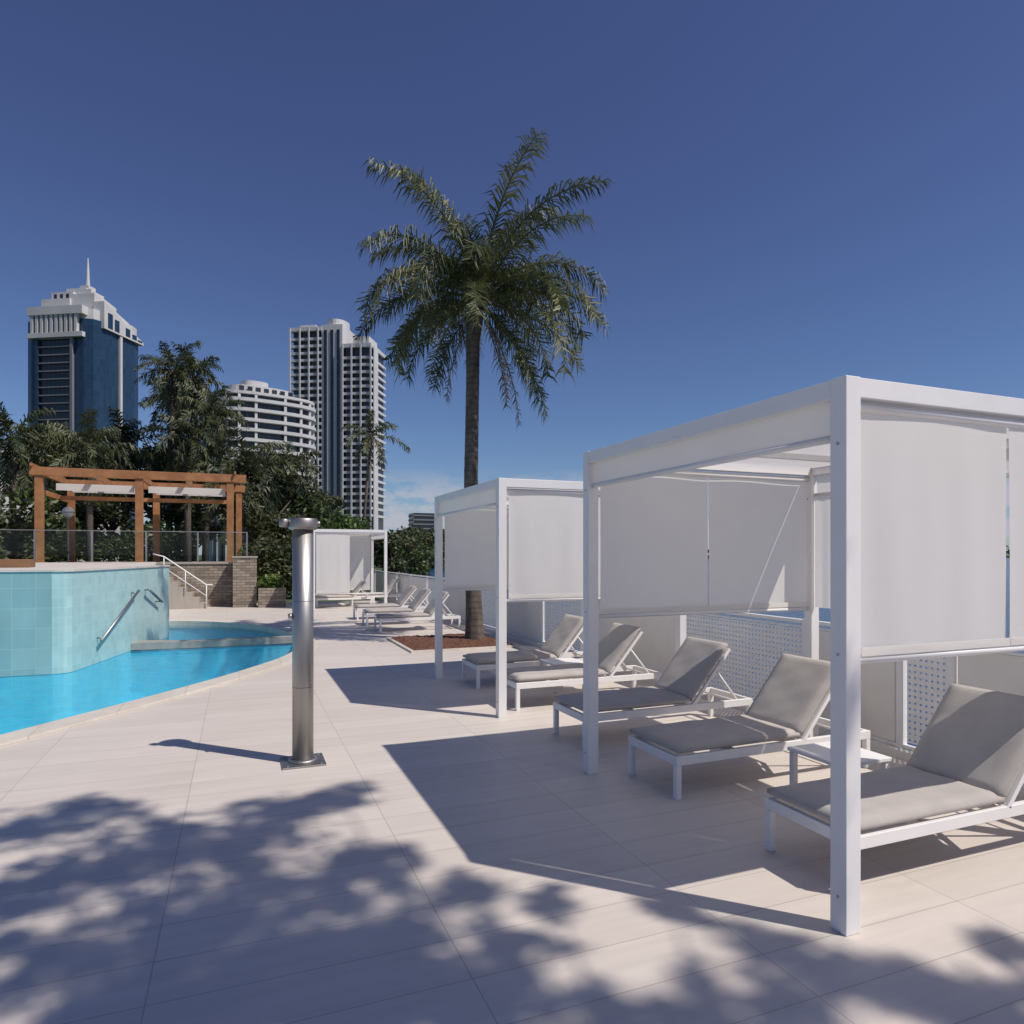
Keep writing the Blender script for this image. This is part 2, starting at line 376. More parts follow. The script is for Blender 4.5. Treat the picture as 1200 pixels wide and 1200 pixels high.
for k in range(8):
    x=.25-k*1.5
    MB().box(x-.025,x+.025,-.025,.025,0,1.0).build('post',M['steel'],gf)
    if k<7: MB().box(x-1.45,x-.05,-.006,.006,.08,.95).build('glass_panel',M['glassf'],gf)
    if k<7: MB().box(x-1.474,x-.026,-.02,.02,.975,1.0).build('top_rail',M['steel'],gf)

# pergola
pg=thing('timber_pergola','large orange timber pergola standing on the terrace behind the pool','pergola',(-6.25,27.3,TZ))
H=3.3
for x in (0,2.98,5.95):
    MB().box(x-.12,x+.12,-.12,.12,0,H-.28).build('post',M['timber'],pg,False,.01)
for x in (.1,3.1,6.25):
    MB().box(x-.12,x+.12,4.08,4.32,0,H-.28).build('post',M['timber'],pg,False,.01)
for y in (0,4.2):
    MB().box(-.25,6.5,y-.17,y-.122,H-.32,H-.05).build('beam',M['timber'],pg); MB().box(-.25,6.5,y+.122,y+.17,H-.32,H-.05).build('beam',M['timber'],pg)
for x in (.0,1.5,2.98,4.46,5.95):
    MB().box(x-.05,x+.05,.175,4.025,H-.28,H-.08).build('rafter',M['timber'],pg)
for x in (-.18,6.12): MB().box(x-.03,x+.03,-.3,4.5,H-.048,H+.06).build('fascia',M['timber'],pg)
for x in (.0,5.95): MB().box(x-.05,x+.05,.145,4.05,H-.95,H-.77).build('side_brace',M['timber'],pg)
MB().box(.16,5.8,1.9,2.0,H-1.0,H-.85).build('blind_beam',M['timber'],pg)
for x0,x1 in ((.35,2.75),(3.2,5.75)):
    g=MB(); nn_=8
    for k in range(nn_):
        a0=.6+.38*k; z0=H-.52-.09*(k%2); z1=H-.52-.09*((k+1)%2)
        g.poly((x0,a0,z0),(x1,a0,z0),(x1,a0+.38,z1),(x0,a0+.38,z1))
    g.poly((x0,.6,H-.52),(x0,.6,H-.76),(x1,.6,H-.76),(x1,.6,H-.52))
    g.build('shade_blind',M['roofcloth'],pg)

lx,ly=W(80,26)
lp=thing('globe_lamp','white globe lamp on a slim post in front of the pergola','lamp',(lx,ly,TZ))
MB().lathe([(.06,0),(.06,.06),(.03,.08),(.03,1.65),(.07,1.68),(.07,1.72)],12).build('post',M['steel'],lp,True)
g=MB().lathe([(.07,1.72)]+[(.21*math.sin(t),1.92-.21*math.cos(t)) for t in [PI*k/12 for k in range(2,12)]]+[(.01,2.135)],20); g.build('globe',M['globe'],lp,True)
MB().lathe([(.215,1.89),(.222,1.89),(.222,1.93),(.215,1.93)],20).build('ring',M['steel'],lp)

# ---------------------------------------------------------------- shower column
sx,sy=G(355,893)
sh=thing('outdoor_shower','brushed steel outdoor shower column standing on the open deck','shower',(sx,sy,0))
MB().box(-.17,.17,-.17,.17,0,.014).build('base_plate',M['steel'],sh,False,.003)
MB().lathe([(.115,.0142),(.115,.03),(.09,.036)],28).build('base_collar',M['steel'],sh,True)
MB().lathe([(.084,.03),(.084,1.90)],32).build('column',M['steel'],sh,True)
MB().lathe([(.09,1.902),(.112,1.91),(.116,1.925),(.116,1.985),(.108,1.997)],32).build('cap',M['bronze'],sh,True)
MB().tube([(-.112,.0,1.962),(-.15,.0,1.962)],.03,14).build('shower_arm',M['bronze'],sh,True)
MB().lathe([(.034,1.925),(.038,1.932),(.038,1.985),(.034,1.99)],20,-.148,0).build('shower_head',M['bronze'],sh,True)
MB().tube([(.112,.0,1.955),(.135,.0,1.955)],.024,14).build('outlet',M['bronze'],sh,True)
MB().tube([(-.084,-.01,1.2),(-.115,-.013,1.2)],.022,14).build('push_button',M['steel'],sh,True)
for a,b_ in ((-.13,-.13),(.13,-.13),(.13,.13),(-.13,.13)): MB().lathe([(.012,.0142),(.012,.022)],8,a,b_).build('bolt',M['steel'],sh)
for zz in (.62,1.32): MB().lathe([(.0846,zz),(.0846,zz+.003)],32).build('seam',M['dark'],sh)

# ---------------------------------------------------------------- cabanas
CW,CD,CH=2.25,2.41,2.50; hp=.045
def cabana(loc,label,group):
    t=thing('poolside_cabana',label,'cabana',loc,0,group)
    for x in (0,CW):
        for y in (0,CD):
            p=MB().box(x-hp,x+hp,y-hp,y+hp,.0,CH).build('post',M['white'],t,False,.005)
            for z in (.16,1.25,2.2):
                MB().tube([(x-hp-.003,y,z),(x-hp+.004,y,z)],.008,8).build('bolt_head',M['steel'],p)
    for x in (0,CW): MB().box(x-.04,x+.04,hp+.001,CD-hp-.001,CH-.092,CH-.002).build('long_beam',M['white'],t,False,.004)
    for y in (0,CD): MB().box(hp+.001,CW-hp-.001,y-.04,y+.04,CH-.092,CH-.002).build('cross_beam',M['white'],t,False,.004)
    for y in (CD*.36,CD*.68): MB().box(.041,CW-.041,y-.02,y+.02,CH-.09,CH-.05).build('purlin',M['white'],t)
    nx,ny=16,18; g=MB()
    for i in range(nx+1):
        for j in range(ny+1):
            x=.06+(CW-.12)*i/nx; y=.05+(CD-.13)*j/ny
            g.v.append((x,y,CH-.03-.02*abs(math.sin(PI*j/6))*math.sin(PI*i/nx)))
    for i in range(nx):
        for j in range(ny): a=i*(ny+1)+j; g.f.append((a,a+1,a+ny+2,a+ny+1))
    g.build('roof_canvas',M['roofcloth'],t,True)
    for y,sgn,sd in ((.0,1,1),(CD,-1,5)):
        rr=random.Random(sd)
        for x0,x1 in ((.085,1.113),(1.119,2.198)):
            g=MB(); nx,nz=30,16; ph=rr.uniform(0,6)
            for i in range(nx+1):
                for k in range(nz+1):
                    s=k/nz; x=x0+(x1-x0)*i/nx; z=CH-.125-(CH-.125-1.225)*s
                    yy=y+.005*s*math.sin(i*.45+ph)+.004*math.sin(i*.21+2*ph+s)+.002*math.sin(s*3)*math.sin(i*.8)
                    xx=x+.003*math.sin(s*3.2)*(1 if i==0 else (-1 if i==nx else 0))
                    g.v.append((xx,yy,z))
            for i in range(nx):
                for k in range(nz): a=i*(nz+1)+k; g.f.append((a,a+1,a+nz+2,a+nz+1))
            c=g.build('side_curtain',M['curtain'],t,True)
            MB().box(x0,x1,y-.015,y-.012,1.235,1.275).build('hem',M['curtain'],c)
        MB().tube([(hp+.001,y,1.215),(CW-hp-.001,y,1.215)],.016,10).build('curtain_bar',M['white'],t,True)
        MB().tube([(hp+.001,y,CH-.125),(CW-hp-.001,y,CH-.125)],.022,10).build('curtain_roller',M['white'],t,True)
    # narrow return of fabric beside the far back post
    g=MB(); nx,nz=16,16
    for i in range(nx+1):
        for k in range(nz+1):
            s=k/nz
            g.v.append((CW-.01+.008*math.sin(i*.8)*(.4+.6*s),CD-.05-.24*i/nx,CH-.27-1.0*s))
    for i in range(nx):
        for k in range(nz): a=i*(nz+1)+k; g.f.append((a,a+1,a+nz+2,a+nz+1))
    g.build('back_curtain',M['curtain'],t,True)
    for x in (.0,CW):
        g=MB(); ny=24
        for j in range(ny+1):
            y=.06+(CD-.12)*j/ny
            for k in range(5): z=CH-.094-(.165)*k/4; g.v.append((x+.006*math.sin(j*.8)*k/4,y,z))
        for j in range(ny):
            for k in range(4): a=j*5+k; g.f.append((a,a+1,a+6,a+5))
        g.build('valance',M['curtain'],t,True)
        MB().tube([(x,hp+.001,CH-.265),(x,CD-hp-.001,CH-.265)],.018,10).build('valance_bar',M['white'],t,True)
    return t
cg='white cabanas lined up along the fence'
cab=cabana((2.55,2.31,0),'nearest white framed cabana with drop curtains, cut off by the right edge',cg)
dup(cab,(2.55,6.68,0),0,'middle white cabana with drop curtains just before the palm trunk',cg)
cur=[c for c in cab.children if c.name.startswith('side_curtain')]
far=dup(cab,(2.15,22,0),0,'farthest small white cabana seen beside the steel shower column',cg,skip=(cur[1],))
for c in far.children:      # its blinds are let down almost to the deck
    if c.name.startswith('side_curtain'): c.scale=(1,1,1.65); c.location=(0,0,2.375*(1-1.65))
    if c.name.startswith('curtain_bar'): c.location=(0,0,-.75)

# ---------------------------------------------------------------- loungers
LW=.62
def lounger(loc,label,group,rz=0):
    t=thing('sun_lounger',label,'sun lounger',loc,rz,group)
    g=MB()
    g.box(0,1.86,0,.035,.235,.30).box(0,1.86,LW-.035,LW,.235,.30).box(.0,.035,.036,LW-.036,.236,.299).box(1.825,1.86,.036,LW-.036,.236,.299).box(1.13,1.16,.036,LW-.036,.24,.29).box(.55,.58,.036,LW-.036,.24,.28)
    g.build('frame',M['white'],t,False,.004)
    for x in (.0,1.815):
        for y in (0,LW-.045):
            MB().box(x+.001,x+.044,y+.001,y+.044,.0,.234).build('leg',M['white'],t,False,.004)
    g=MB(); nx,ny=20,12
    def cush(mb,x0,x1,y0,y1,z0,z1,mat=None):
        b=len(mb.v)
        for sidez in (0,1):
            for i in range(nx+1):
                for j in range(ny+1):
                    a=i/nx; c=j/ny; ed=min(min(a,1-a)*(x1-x0),min(c,1-c)*(y1-y0)); k=min(1,ed/.05); k=math.sqrt(max(0,1-(1-k)**2))
                    mid=(z0+z1)/2; hh=(z1-z0)/2*(.35+.65*k)
                    z=mid+hh*(1 if sidez else -1)+(.004*math.sin(a*19+c*3)*math.sin(c*9+a*5)*k if sidez else 0)
                    p=Vector((x0+(x1-x0)*a,y0+(y1-y0)*c,z)); mb.v.append(tuple(mat@p if mat is not None else p))
        def q(s,i,j): return b+s*(nx+1)*(ny+1)+i*(ny+1)+j
        for i in range(nx):
            for j in range(ny):
                mb.f.append((q(1,i,j),q(1,i+1,j),q(1,i+1,j+1),q(1,i,j+1))); mb.f.append((q(0,i,j),q(0,i,j+1),q(0,i+1,j+1),q(0,i+1,j)))
        for i in range(nx):
            mb.f.append((q(0,i,0),q(0,i+1,0),q(1,i+1,0),q(1,i,0))); mb.f.append((q(0,i+1,ny),q(0,i,ny),q(1,i,ny),q(1,i+1,ny)))
        for j in range(ny):
            mb.f.append((q(0,0,j+1),q(0,0,j),q(1,0,j),q(1,0,j+1))); mb.f.append((q(0,nx,j),q(0,nx,j+1),q(1,nx,j+1),q(1,nx,j)))
    cush(g,.01,1.145,.008,LW-.008,.302,.375); g.build('seat_cushion',M['cushion'],t,True)
    ang=math.radians(50); R=Matrix.Translation((1.15,0,.30))@Matrix.Rotation(-ang,4,'Y')
    g=MB(); g.box(0,.66,.0,.03,-.03,0,R).box(0,.66,LW-.03,LW,-.03,0,R).box(.63,.66,.031,LW-.031,-.029,-.001,R).box(.3,.33,.031,LW-.031,-.028,-.002,R)
    g.build('backrest_frame',M['white'],t,False,.003)
    g=MB(); cush(g,.015,.68,.008,LW-.008,.002,.07,R); g.build('back_cushion',M['cushion'],t,True)
    q=R@Vector((.42,0,-.03))
    for y in (.045,LW-.045): MB().tube([(q.x,y,q.z),(1.72,y,.27)],.012,8).build('support_arm',M['white'],t,True)
    MB().tube([(1.72,.036,.27),(1.72,LW-.036,.27)],.01,8).build('support_bar',M['white'],t,True)
    return t
lg='white framed sun loungers facing the pool'
L=lounger((2.82,2.50,0),'nearest sun lounger, under the first cabana beside the foreground post',lg)
labs=[(2.81,3.96,'second sun lounger from the front, under the far half of the nearest cabana'),
(2.79,5.28,'sun lounger standing in the gap between the two nearer cabanas'),
(2.80,6.87,'sun lounger under the near half of the middle cabana'),
(2.79,8.17,'sun lounger under the far half of the middle cabana'),
(2.85,14.9,'first sun lounger beyond the palm tree'),
(2.82,16.4,'second sun lounger beyond the palm tree'),
(2.85,18.0,'third sun lounger beyond the palm tree, nearest the far cabana'),
(2.3,22.6,'sun lounger at the near side under the farthest cabana'),
(3.55,23.5,'sun lounger deep inside the farthest cabana')]
for i,(x,y,l) in enumerate(labs): dup(L,(x,y,0),rng.uniform(-.015,.015),l,lg)
def table(loc,label):
    t=thing('side_table',label,'table',loc)
    MB().box(0,.46,0,.46,.325,.35).build('tabletop',M['white'],t,False,.004)
    for x in (.01,.41):
        for y in (.01,.41): MB().box(x,x+.04,y,y+.04,0,.324).build('leg',M['white'],t,False,.003)
    return t
T=table((3.58,3.28,0),'small white side table between the two loungers of the nearest cabana')
dup(T,(3.6,7.6,0),0,'small white side table between the two loungers of the middle cabana')

# ---------------------------------------------------------------- fence along the river
FX=5.22
fe=thing('riverside_fence','long white fence of solid and perforated panels along the river edge','fence',(FX,-1.1,0))
PL=2.1
def perf(wd):
    nx=max(3,round((wd-.10)/.052)); nz=16; g=MB(); w=(wd-.10)/nx; h=.84/nz
    for i in range(nx):
        for k in range(nz):
            cy=.05+w*(i+.5); cz=.12+h*(k+.5); b=len(g.v)
            for r8 in ((-1,-1),(0,-1),(1,-1),(1,0),(1,1),(0,1),(-1,1),(-1,0)): g.v.append((0,cy+r8[0]*w/2,cz+r8[1]*h/2))
            for q in range(8):
                t=math.atan2((-1,-1,-1,0,1,1,1,0)[q],(-1,0,1,1,1,0,-1,-1)[q]); g.v.append((0,cy+.0115*math.cos(t),cz+.0115*math.sin(t)))
            for q in range(8): q2=(q+1)%8; g.f.append((b+q,b+q2,b+8+q2,b+8+q))
    return g
segs=[('s',0,2.1),('s',2.1,2.7),('p',4.8,.45),('s',5.25,1.05),('p',6.3,2.1),('s',8.4,2.1)]
y=10.5; k=0
while y<28: segs.append(('p' if k%2==0 else 's',y,2.1)); y+=2.1; k+=1
cache={}
for i,(kd,y,w_) in enumerate(segs):
    MB().box(-.03,.03,y-.03,y+.03,.0,1.06).build('post',M['white'],fe,False,.004)
    MB().box(-.035,.035,y+.031,y+w_-.031,1.02,1.055).build('top_rail',M['white'],fe,False,.004)
    MB().box(-.02,.02,y+.031,y+w_-.031,.972,.99).build('middle_rail',M['white'],fe)
    MB().box(-.02,.02,y+.031,y+w_-.031,.07,.098).build('bottom_rail',M['white'],fe)
    if (kd,w_) in cache:
        c=cache[(kd,w_)].copy(); C.objects.link(c); c.parent=fe
    else:
        c=perf(w_).build('perforated_panel',M['white'],fe) if kd=='p' else MB().box(-.02,.02,.05,w_-.05,.10,.97).build('solid_panel',M['white2'],fe,False,.004)
        cache[(kd,w_)]=c
    c.location=(0,y,0)
yend=segs[-1][1]+2.1
MB().box(-.03,.03,yend-.03,yend+.03,.0,1.06).build('post',M['white'],fe,False,.004)
MB().box(-.10,.10,-.1,26.5,.0,.066).build('kerb',M['white2'],fe)

# ---------------------------------------------------------------- palms
def frond(mb,o,phi,e0,L,bend,nl,leaf,w,droop,rn,twist=0):
    n=14; P=[Vector(o)]; D=[]
    for i in range(n):
        s=i/n; e=e0-bend*s**1.25; ph=phi+twist*s*s
        d=Vector((math.cos(e)*math.cos(ph),math.cos(e)*math.sin(ph),math.sin(e))); D.append(d); P.append(P[-1]+d*L/n)
    D.append(D[-1])
    mb.tube(P,[.028*(1-.85*i/n)*L/3 for i in range(n+1)],4,False)
    for k in range(nl):
        s=.10+.90*k/nl; i=min(int(s*n),n-1); f=s*n-i; p=P[i].lerp(P[i+1],f); d=D[i]
        side=d.cross(Vector((-math.cos(phi)*.3,-math.sin(phi)*.3,1)))
        side=side.normalized() if side.length>.05 else Vector((-math.sin(phi),math.cos(phi),0))
        up=side.cross(d).normalized()
        ll=leaf*(.35+.65*math.sin(PI*min(1,.12+.80*s))**.8)
        for sg in (-1,1):
            v=(side*sg*rn.uniform(.45,.95)+d*rn.uniform(.4,.95)+up*rn.uniform(-.55,.6)).normalized()
            l=ll*rn.uniform(.7,1.15); m=p+v*l*.5; tp=m+(v+Vector((0,0,-droop*rn.uniform(.5,1.6)))).normalized()*l*.55
            ww=d*w
            mb.poly(p-ww*.5,m-ww*.6,tp,m+ww*.6,p+ww*.5)
def crownmesh(rn,n,L,nl,leaf,w,droop,emin=-35,emax=85,wind=0,b0=55,b1=95,pw=.85,top=.85):
    g=MB()
    for i in range(n):
        t=i/(n-1); e=math.radians(emax+(emin-emax)*t**pw)+rn.uniform(-.12,.12); phi=i*2.39996+rn.uniform(-.35,.35)
        frond(g,(.1*math.cos(phi),.1*math.sin(phi),rn.uniform(-.05,.1)),phi,e,L*rn.uniform(.82,1.08)*(1 if t>.2 else top),math.radians(rn.uniform(b0,b1))*(1 if .2<t<.75 else .8),nl,leaf,w,droop,rn,rn.uniform(-.4,.4)+wind)
    return g
px,py=G(556,752)
rp=random.Random(21)
pm=thing('palm_tree','tall single palm with a ringed trunk rising beside the middle cabana','palm tree',(px,py,0))
Z0=13.33
def tz(v): return CAMZ+(650-v)*Z0/800
path=[]; rad=[]
rights=Vector((ct,-st,0))
for v,u,r in ((752,556,.20),(735,556,.175),(700,555,.155),(640,553,.145),(560,552,.137),(500,553,.13),(440,554,.128),(400,554,.135),(375,557,.15),(352,560,.13),(335,562,.06)):
    d=rights*((u-556)*Z0/800); path.append((d.x,d.y,tz(v) if v<752 else 0)); rad.append(r)
P2=[];R2=[]
for i in range(len(path)-1):
    k=8
    for q in range(k):
        f=q/k; P2.append(Vector(path[i]).lerp(Vector(path[i+1]),f)); R2.append((rad[i]*(1-f)+rad[i+1]*f)*(1.015 if q%2 else .99))
MB().tube(P2,R2,14).build('trunk',M['bark'],pm,True)
top=Vector(path[-2])
cr=crownmesh(rp,32,2.85,88,.55,.025,1.4,-5,88,0,85,128,.92,1.12)
for phi_,e_,L_,b_ in ((-.3,-5,2.5,65),(-.6,20,2.8,85),(2.6,0,2.3,75),(2.2,10,2.5,85),(3.0,-25,2.2,60),(3.8,-15,2.1,55),(-1.2,-35,2.5,40),(-.2,-42,2.6,38),(.3,-25,2.4,55),(2.4,-45,1.9,35)):
    frond(cr,(0,0,-.05),phi_,math.radians(e_),L_,math.radians(b_),80,.52,.025,1.4,rp)
cr=cr.build('crown',M['leafpalm'],pm); cr.location=top
g=MB()
for i in range(12):
    phi=rp.uniform(0,2*PI); g.tube([(0,0,-.55+.04*i),(.18*math.cos(phi),.18*math.sin(phi),-.2+.03*i),(.35*math.cos(phi),.35*math.sin(phi),.25)],[.07,.05,.02],5)
for phi in (-.35,-.9,2.5,.2):
    frond(g,(.14*math.cos(phi),.14*math.sin(phi),-.3),phi,math.radians(-62),1.6+rp.random()*.7,math.radians(26),44,.32,.02,1.2,rp)
o=g.build('old_frond_bases',M['deadfrond'],pm); o.location=top
bd=thing('mulch_bed','rectangular bed of red brown mulch around the palm trunk','garden bed',(px,py,0))
g=MB(); nx=40
for i in range(nx+1):
    for j in range(nx+1):
        x=-1.45+1.9*i/nx; y=-1.0+2.0*j/nx; ed=min(i,j,nx-i,nx-j)
        g.v.append((x,y,.012+min(ed,3)*.012+rng.uniform(0,.035)))
for i in range(nx):
    for j in range(nx): a=i*(nx+1)+j; g.f.append((a,a+nx+1,a+nx+2,a+1))
g.build('mulch',M['mulch'],bd)
for x0,x1,y0,y1 in ((-1.51,.51,-1.06,-1.0),(-1.51,.51,1.0,1.06),(-1.51,-1.45,-.999,.999),(.45,.51,-.999,.999)): MB().box(x0,x1,y0,y1,.002,.035).build('edging_strip',M['coping'],bd)

rb=random.Random(5)
crA=crownmesh(rb,26,2.9,36,.7,.06,1.3,-60,82,.5,70,115); crB=crownmesh(rb,22,2.7,32,.75,.07,1.3,-60,78,.3,70,115); crC=crownmesh(rb,13,2.9,34,.65,.06,1.4,-55,70,.5,60,105)
cmesh=[]
def bgpalm(u,Z,vtop,s,kind,label,mat='leafdark',lean=0,tr=1.0):
    x,y=W(u,Z); h=CAMZ+(650-vtop)*Z/800-1.7*s
    t=thing('background_palm',label,'palm tree',(x,y,-.05))
    MB().tube([(0,0,0),(lean*.3,0,h*.5),(lean,0,h)],[.22*s**.5*tr,.15*tr,.13*tr],8).build('trunk',M['bark'],t,True)
    key=(kind,mat)
    ex=[m for k,m in cmesh if k==key]
    if ex:
        c=bpy.data.objects.new('crown',ex[0]); C.objects.link(c); c.parent=t
    else:
        src=(crA,crB,crC)[kind]; c=src.build('crown',M[mat],t); cmesh.append((key,c.data))
    c.location=(lean,0,h); c.scale=(s,s,s); c.rotation_euler=(0,0,rb.uniform(0,6))
for a in ((197,36,402,.82,0,'tall shaggy palm with wind swept crown behind the pergola','leafdark',.3),
(228,37,412,.82,1,'second tall palm just right of the wind swept one behind the pergola','leafdark',0),
(208,40,440,.9,0,'shorter palm tucked between the wind swept pair','leafdark',0),
(240,35,455,.78,0,'drooping palm at the right of the tall palm cluster','leafdark',.3),
(220,34,480,.8,1,'lower palm under the tall shaggy palm cluster','leafdark',.0),
(15,32,470,1.0,0,'palm at the far left edge in front of the glass tower','leafdark',0),
(60,36,492,.95,1,'low palm below the left corner of the glass tower','leafdark',0),
(105,33,490,.95,0,'palm with spread fronds directly under the glass tower spire','leafdark',0),
(145,38,488,1.0,1,'palm below the right edge of the glass tower','leafdark',0),
(290,36,510,1.05,0,'dark palm below the terraced apartment block','leafdark',0),
(335,40,515,1.0,1,'dark palm between the terraced block and the tall apartment tower','leafdark',0),
(270,30,545,.8,1,'small palm behind the right end of the pergola','leafdark',0),
(424,42,482,.85,2,'lone slender palm in front of the tall apartment tower','leafpalm',.6,.6)):
    bgpalm(*a)
def treecrown(rn,R,Hc,n,size,m=14):
    g=MB()
    for i in range(m):
        t=rn.uniform(0,2*PI); k=rn.random()**.5; z=rn.uniform(-.8,1)
        q=math.sqrt(max(0,1-z*z*.7)); c=(R*.75*k*q*math.cos(t),R*.75*k*q*math.sin(t),Hc*.75*z)
        r=R*rn.uniform(.25,.42); leafcloud(g,c,(r,r,r*.8),n//m,size,rn)
    return g
tm=[treecrown(rb,2.6,1.9,3600,.14).build('crown',M['leafmid']).data,treecrown(rb,2.4,2.2,3600,.14).build('crown',M['leafdark']).data,treecrown(rb,1.0,.8,1300,.09,9).build('crown',M['leafbright']).data,treecrown(rb,2.5,2.0,2800,.16).build('crown',M['leafbright']).data]
for o in list(C.objects):
    if o.name.startswith('crown') and o.parent is None: bpy.data.objects.remove(o)
def tree(u,Z,vtop,s,kind,label,name='broadleaf_tree',cat='tree',group=None,zb=-.05):
    x,y=W(u,Z); h=CAMZ+(650-vtop)*Z/800-2.0*s
    t=thing(name,label,cat,(x,y,zb),0,group); h=max(h-zb,.6*s)
    g=MB().tube([(0,0,0),(.05,.1,h*.6),(0,0,h)],[.16*s,.12*s,.06*s],7)
    for k in range(5):
        p=k*1.256; g.tube([(0,0,h*.55),(.7*s*math.cos(p),.7*s*math.sin(p),h*.8),(1.5*s*math.cos(p),1.5*s*math.sin(p),h+.3*s)],[.08*s,.06*s,.02*s],5)
    g.build('trunk',M['bark'],t,True)
    c=bpy.data.objects.new('crown',tm[kind]); C.objects.link(c); c.parent=t; c.location=(0,0,h); c.scale=(s,s,s); c.rotation_euler=(0,0,rb.uniform(0,6))
for a in ((20,30,560,1.2,0,'leafy tree at the far left edge beside the pergola'),
(75,38,530,1.2,1,'dark tree behind the left half of the pergola'),
(130,40,525,1.3,0,'dark tree behind the middle of the pergola'),
(185,42,520,1.3,1,'dark tree filling behind the tall palm trunks'),
(240,40,515,1.25,0,'tree behind the right corner of the pergola'),
(300,38,540,1.25,1,'dark tree just right of the pergola'),
(345,42,552,1.3,0,'dense tree behind the steel shower column'),
(325,30,600,.8,1,'dark low tree left of the shower column'),
(398,36,598,.85,3,'bright green round tree behind the farthest cabana'),
(375,50,575,1.1,1,'dark tree at the foot of the tall apartment tower'),
(5,24,600,.8,1,'dark bushy tree in front of the pergola at the left frame edge'),
(110,36,585,1.0,1,'low dark tree seen through the left bay of the pergola'),
(215,36,585,1.0,1,'low dark tree seen through the right bay of the pergola'),
(60,34,600,1.0,0,'low green tree behind the globe lamp'),
(160,34,600,.9,0,'low green tree behind the middle pergola post')): tree(*a)
for i,(u,Z,v) in enumerate(((318,26.5,640),(336,27,632),(352,27.5,640),(298,27,630))):
    x,y=W(u,Z); t=thing('hedge_shrub',('dark clipped shrub right of the stone planter','tall dark shrub behind the shower column','rounded shrub at the left of the farthest cabana','shrub rising behind the stone planter')[i],'shrub',(x,y,0))
    g=MB(); leafcloud(g,(0,0,1.1),(.8,.6,1.15),1500,.10,rb); g.build('foliage',M['leafdark'],t); MB().tube([(0,0,0),(0,0,1)],.05,6).build('stem',M['bark'],t)
farn=0
for u,Z,v,s in ((458,70,628,2.0),(470,95,622,2.6),(484,120,620,3.2),(498,140,622,3.6),(512,170,626,4)):
    farn+=1
    tree(u,Z,v,s*.8,farn%2,('first','second','third','fourth','fifth')[farn-1]+' riverside tree from the left beyond the farthest cabana','riverside_tree')
g=MB(); rf=random.Random(3)
for i in range(260):
    t=i/260; x=110+t*1400; y=345+ (x-110)*.16+rf.uniform(0,25)
    leafcloud(g,(x,y,3),(9,6,rf.uniform(6,11)),45,1.7,rf)
o=g.build('far_shore_wood',M['leafdark']); o['kind']='stuff'; o['label']='distant band of trees on the far river bank'; o['category']='wood'

# ---------------------------------------------------------------- buildings
def faceang(u,Z):
    x,y=W(u,Z); return math.atan2(y,x)-PI/2
Zt=300; x,y=W(103,Zt); ra=faceang(103,Zt)-math.radians(39.6)
tw=thing('glass_tower','tall blue glass office tower with white stepped crown and spire','building',(x,y,0),ra)
tw.scale=(.95,.95,.985)
hs=17.2; gh=103
body=[(-hs,-hs+4),(-hs+1.2,-hs+1.2),(-hs+4,-hs),(hs-5,-hs),(hs-1.5,-hs+1.5),(hs,-hs+5),(hs,hs-9),(hs-1.2,hs-4.5),(hs-4.5,hs-1.2),(hs-9,hs),(-hs+3,hs),(-hs,hs-3)]
MB().prism(body,0,gh-2).build('glass_body',M['blueglass'],tw)
for k in range(31):
    z=4+k*3.4
    if z>gh-9: break
    MB().box(-8.5,6.5,-hs-1.3,-hs-.26,z,z+.5).build('balcony_slab',M['towergrey'],tw)
MB().box(-8.6,6.6,-hs-.25,-hs-.02,0,gh-4).build('recessed_bay',M['darkglass'],tw)
for xx in (-9.4,7.3): MB().box(xx-.6,xx+.6,-hs-1.5,-hs-.27,0,gh-8).build('pier',M['towergrey' if xx>0 else 'blueglass'],tw)
MB().box(hs+.01,hs+1.0,-2.2,-.8,0,gh-1).build('pier',M['towerwhite'],tw)
for k in range(10):
    xx=-12.0+k*2.35; MB().box(xx,xx+1.2,-hs-1.9,-hs-.3,gh-8,gh-.5).build('crown_column',M['towerwhite'],tw)
MB().box(-hs+3.8,hs-4,-hs-2.2,-hs+1.5,gh-.49,gh+3.0).build('crown_parapet',M['towerwhite'],tw)
MB().box(-hs+3.8,hs-4,-hs-2.1,-hs-.28,gh-10,gh-8.01).build('crown_band',M['towerwhite'],tw)
MB().prism([(x_*.97,y_*.97) for x_,y_ in body],gh-1.99,gh+2.5).build('crown_storey',M['towerwhite'],tw)
g=MB(); g.wedge(hs-4,hs+1.3,-hs+4.5,hs-4,gh-5,gh+6.5,gh-4.0); g.build('sloping_crown_fin',M['towerwhite'],tw)
for k,y0 in enumerate((-10.5,-6.3,.8,5.2,9.0)):
    MB().box(hs+1.31,hs+1.4,y0,y0+3.0,gh-4.2,gh+2.3-k*1.45).build('crown_window',M['blueglass'],tw)
MB().wedge(2,hs-4.1,-12,10,gh+2.51,gh+10.5,gh+4.5).build('roof_tier',M['towerwhite'],tw)
MB().box(-hs+5,1.9,-13,10,gh+2.51,gh+8.5).build('roof_tier',M['towerwhite'],tw)
MB().box(-9,1.85,-11,8,gh+8.51,gh+12).build('roof_tier',M['towerwhite'],tw)
MB().wedge(1.9,9,-9,7,gh+9,gh+13.5,gh+10.5).build('roof_tier',M['towerwhite'],tw)
MB().box(-5,5,-7,4,gh+12.01,gh+15).build('roof_tier',M['towerwhite'],tw)
for xx in (-7.6,-4.6,-1.6): MB().box(xx,xx+1.4,-11.06,-11.01,gh+9.1,gh+11.2).build('roof_window',M['darkglass'],tw)
MB().prism([(-2.2,-2.2),(2.2,-2.2),(2.2,2.2),(-2.2,2.2)],gh+15.01,gh+18).build('mast_base',M['towerwhite'],tw)
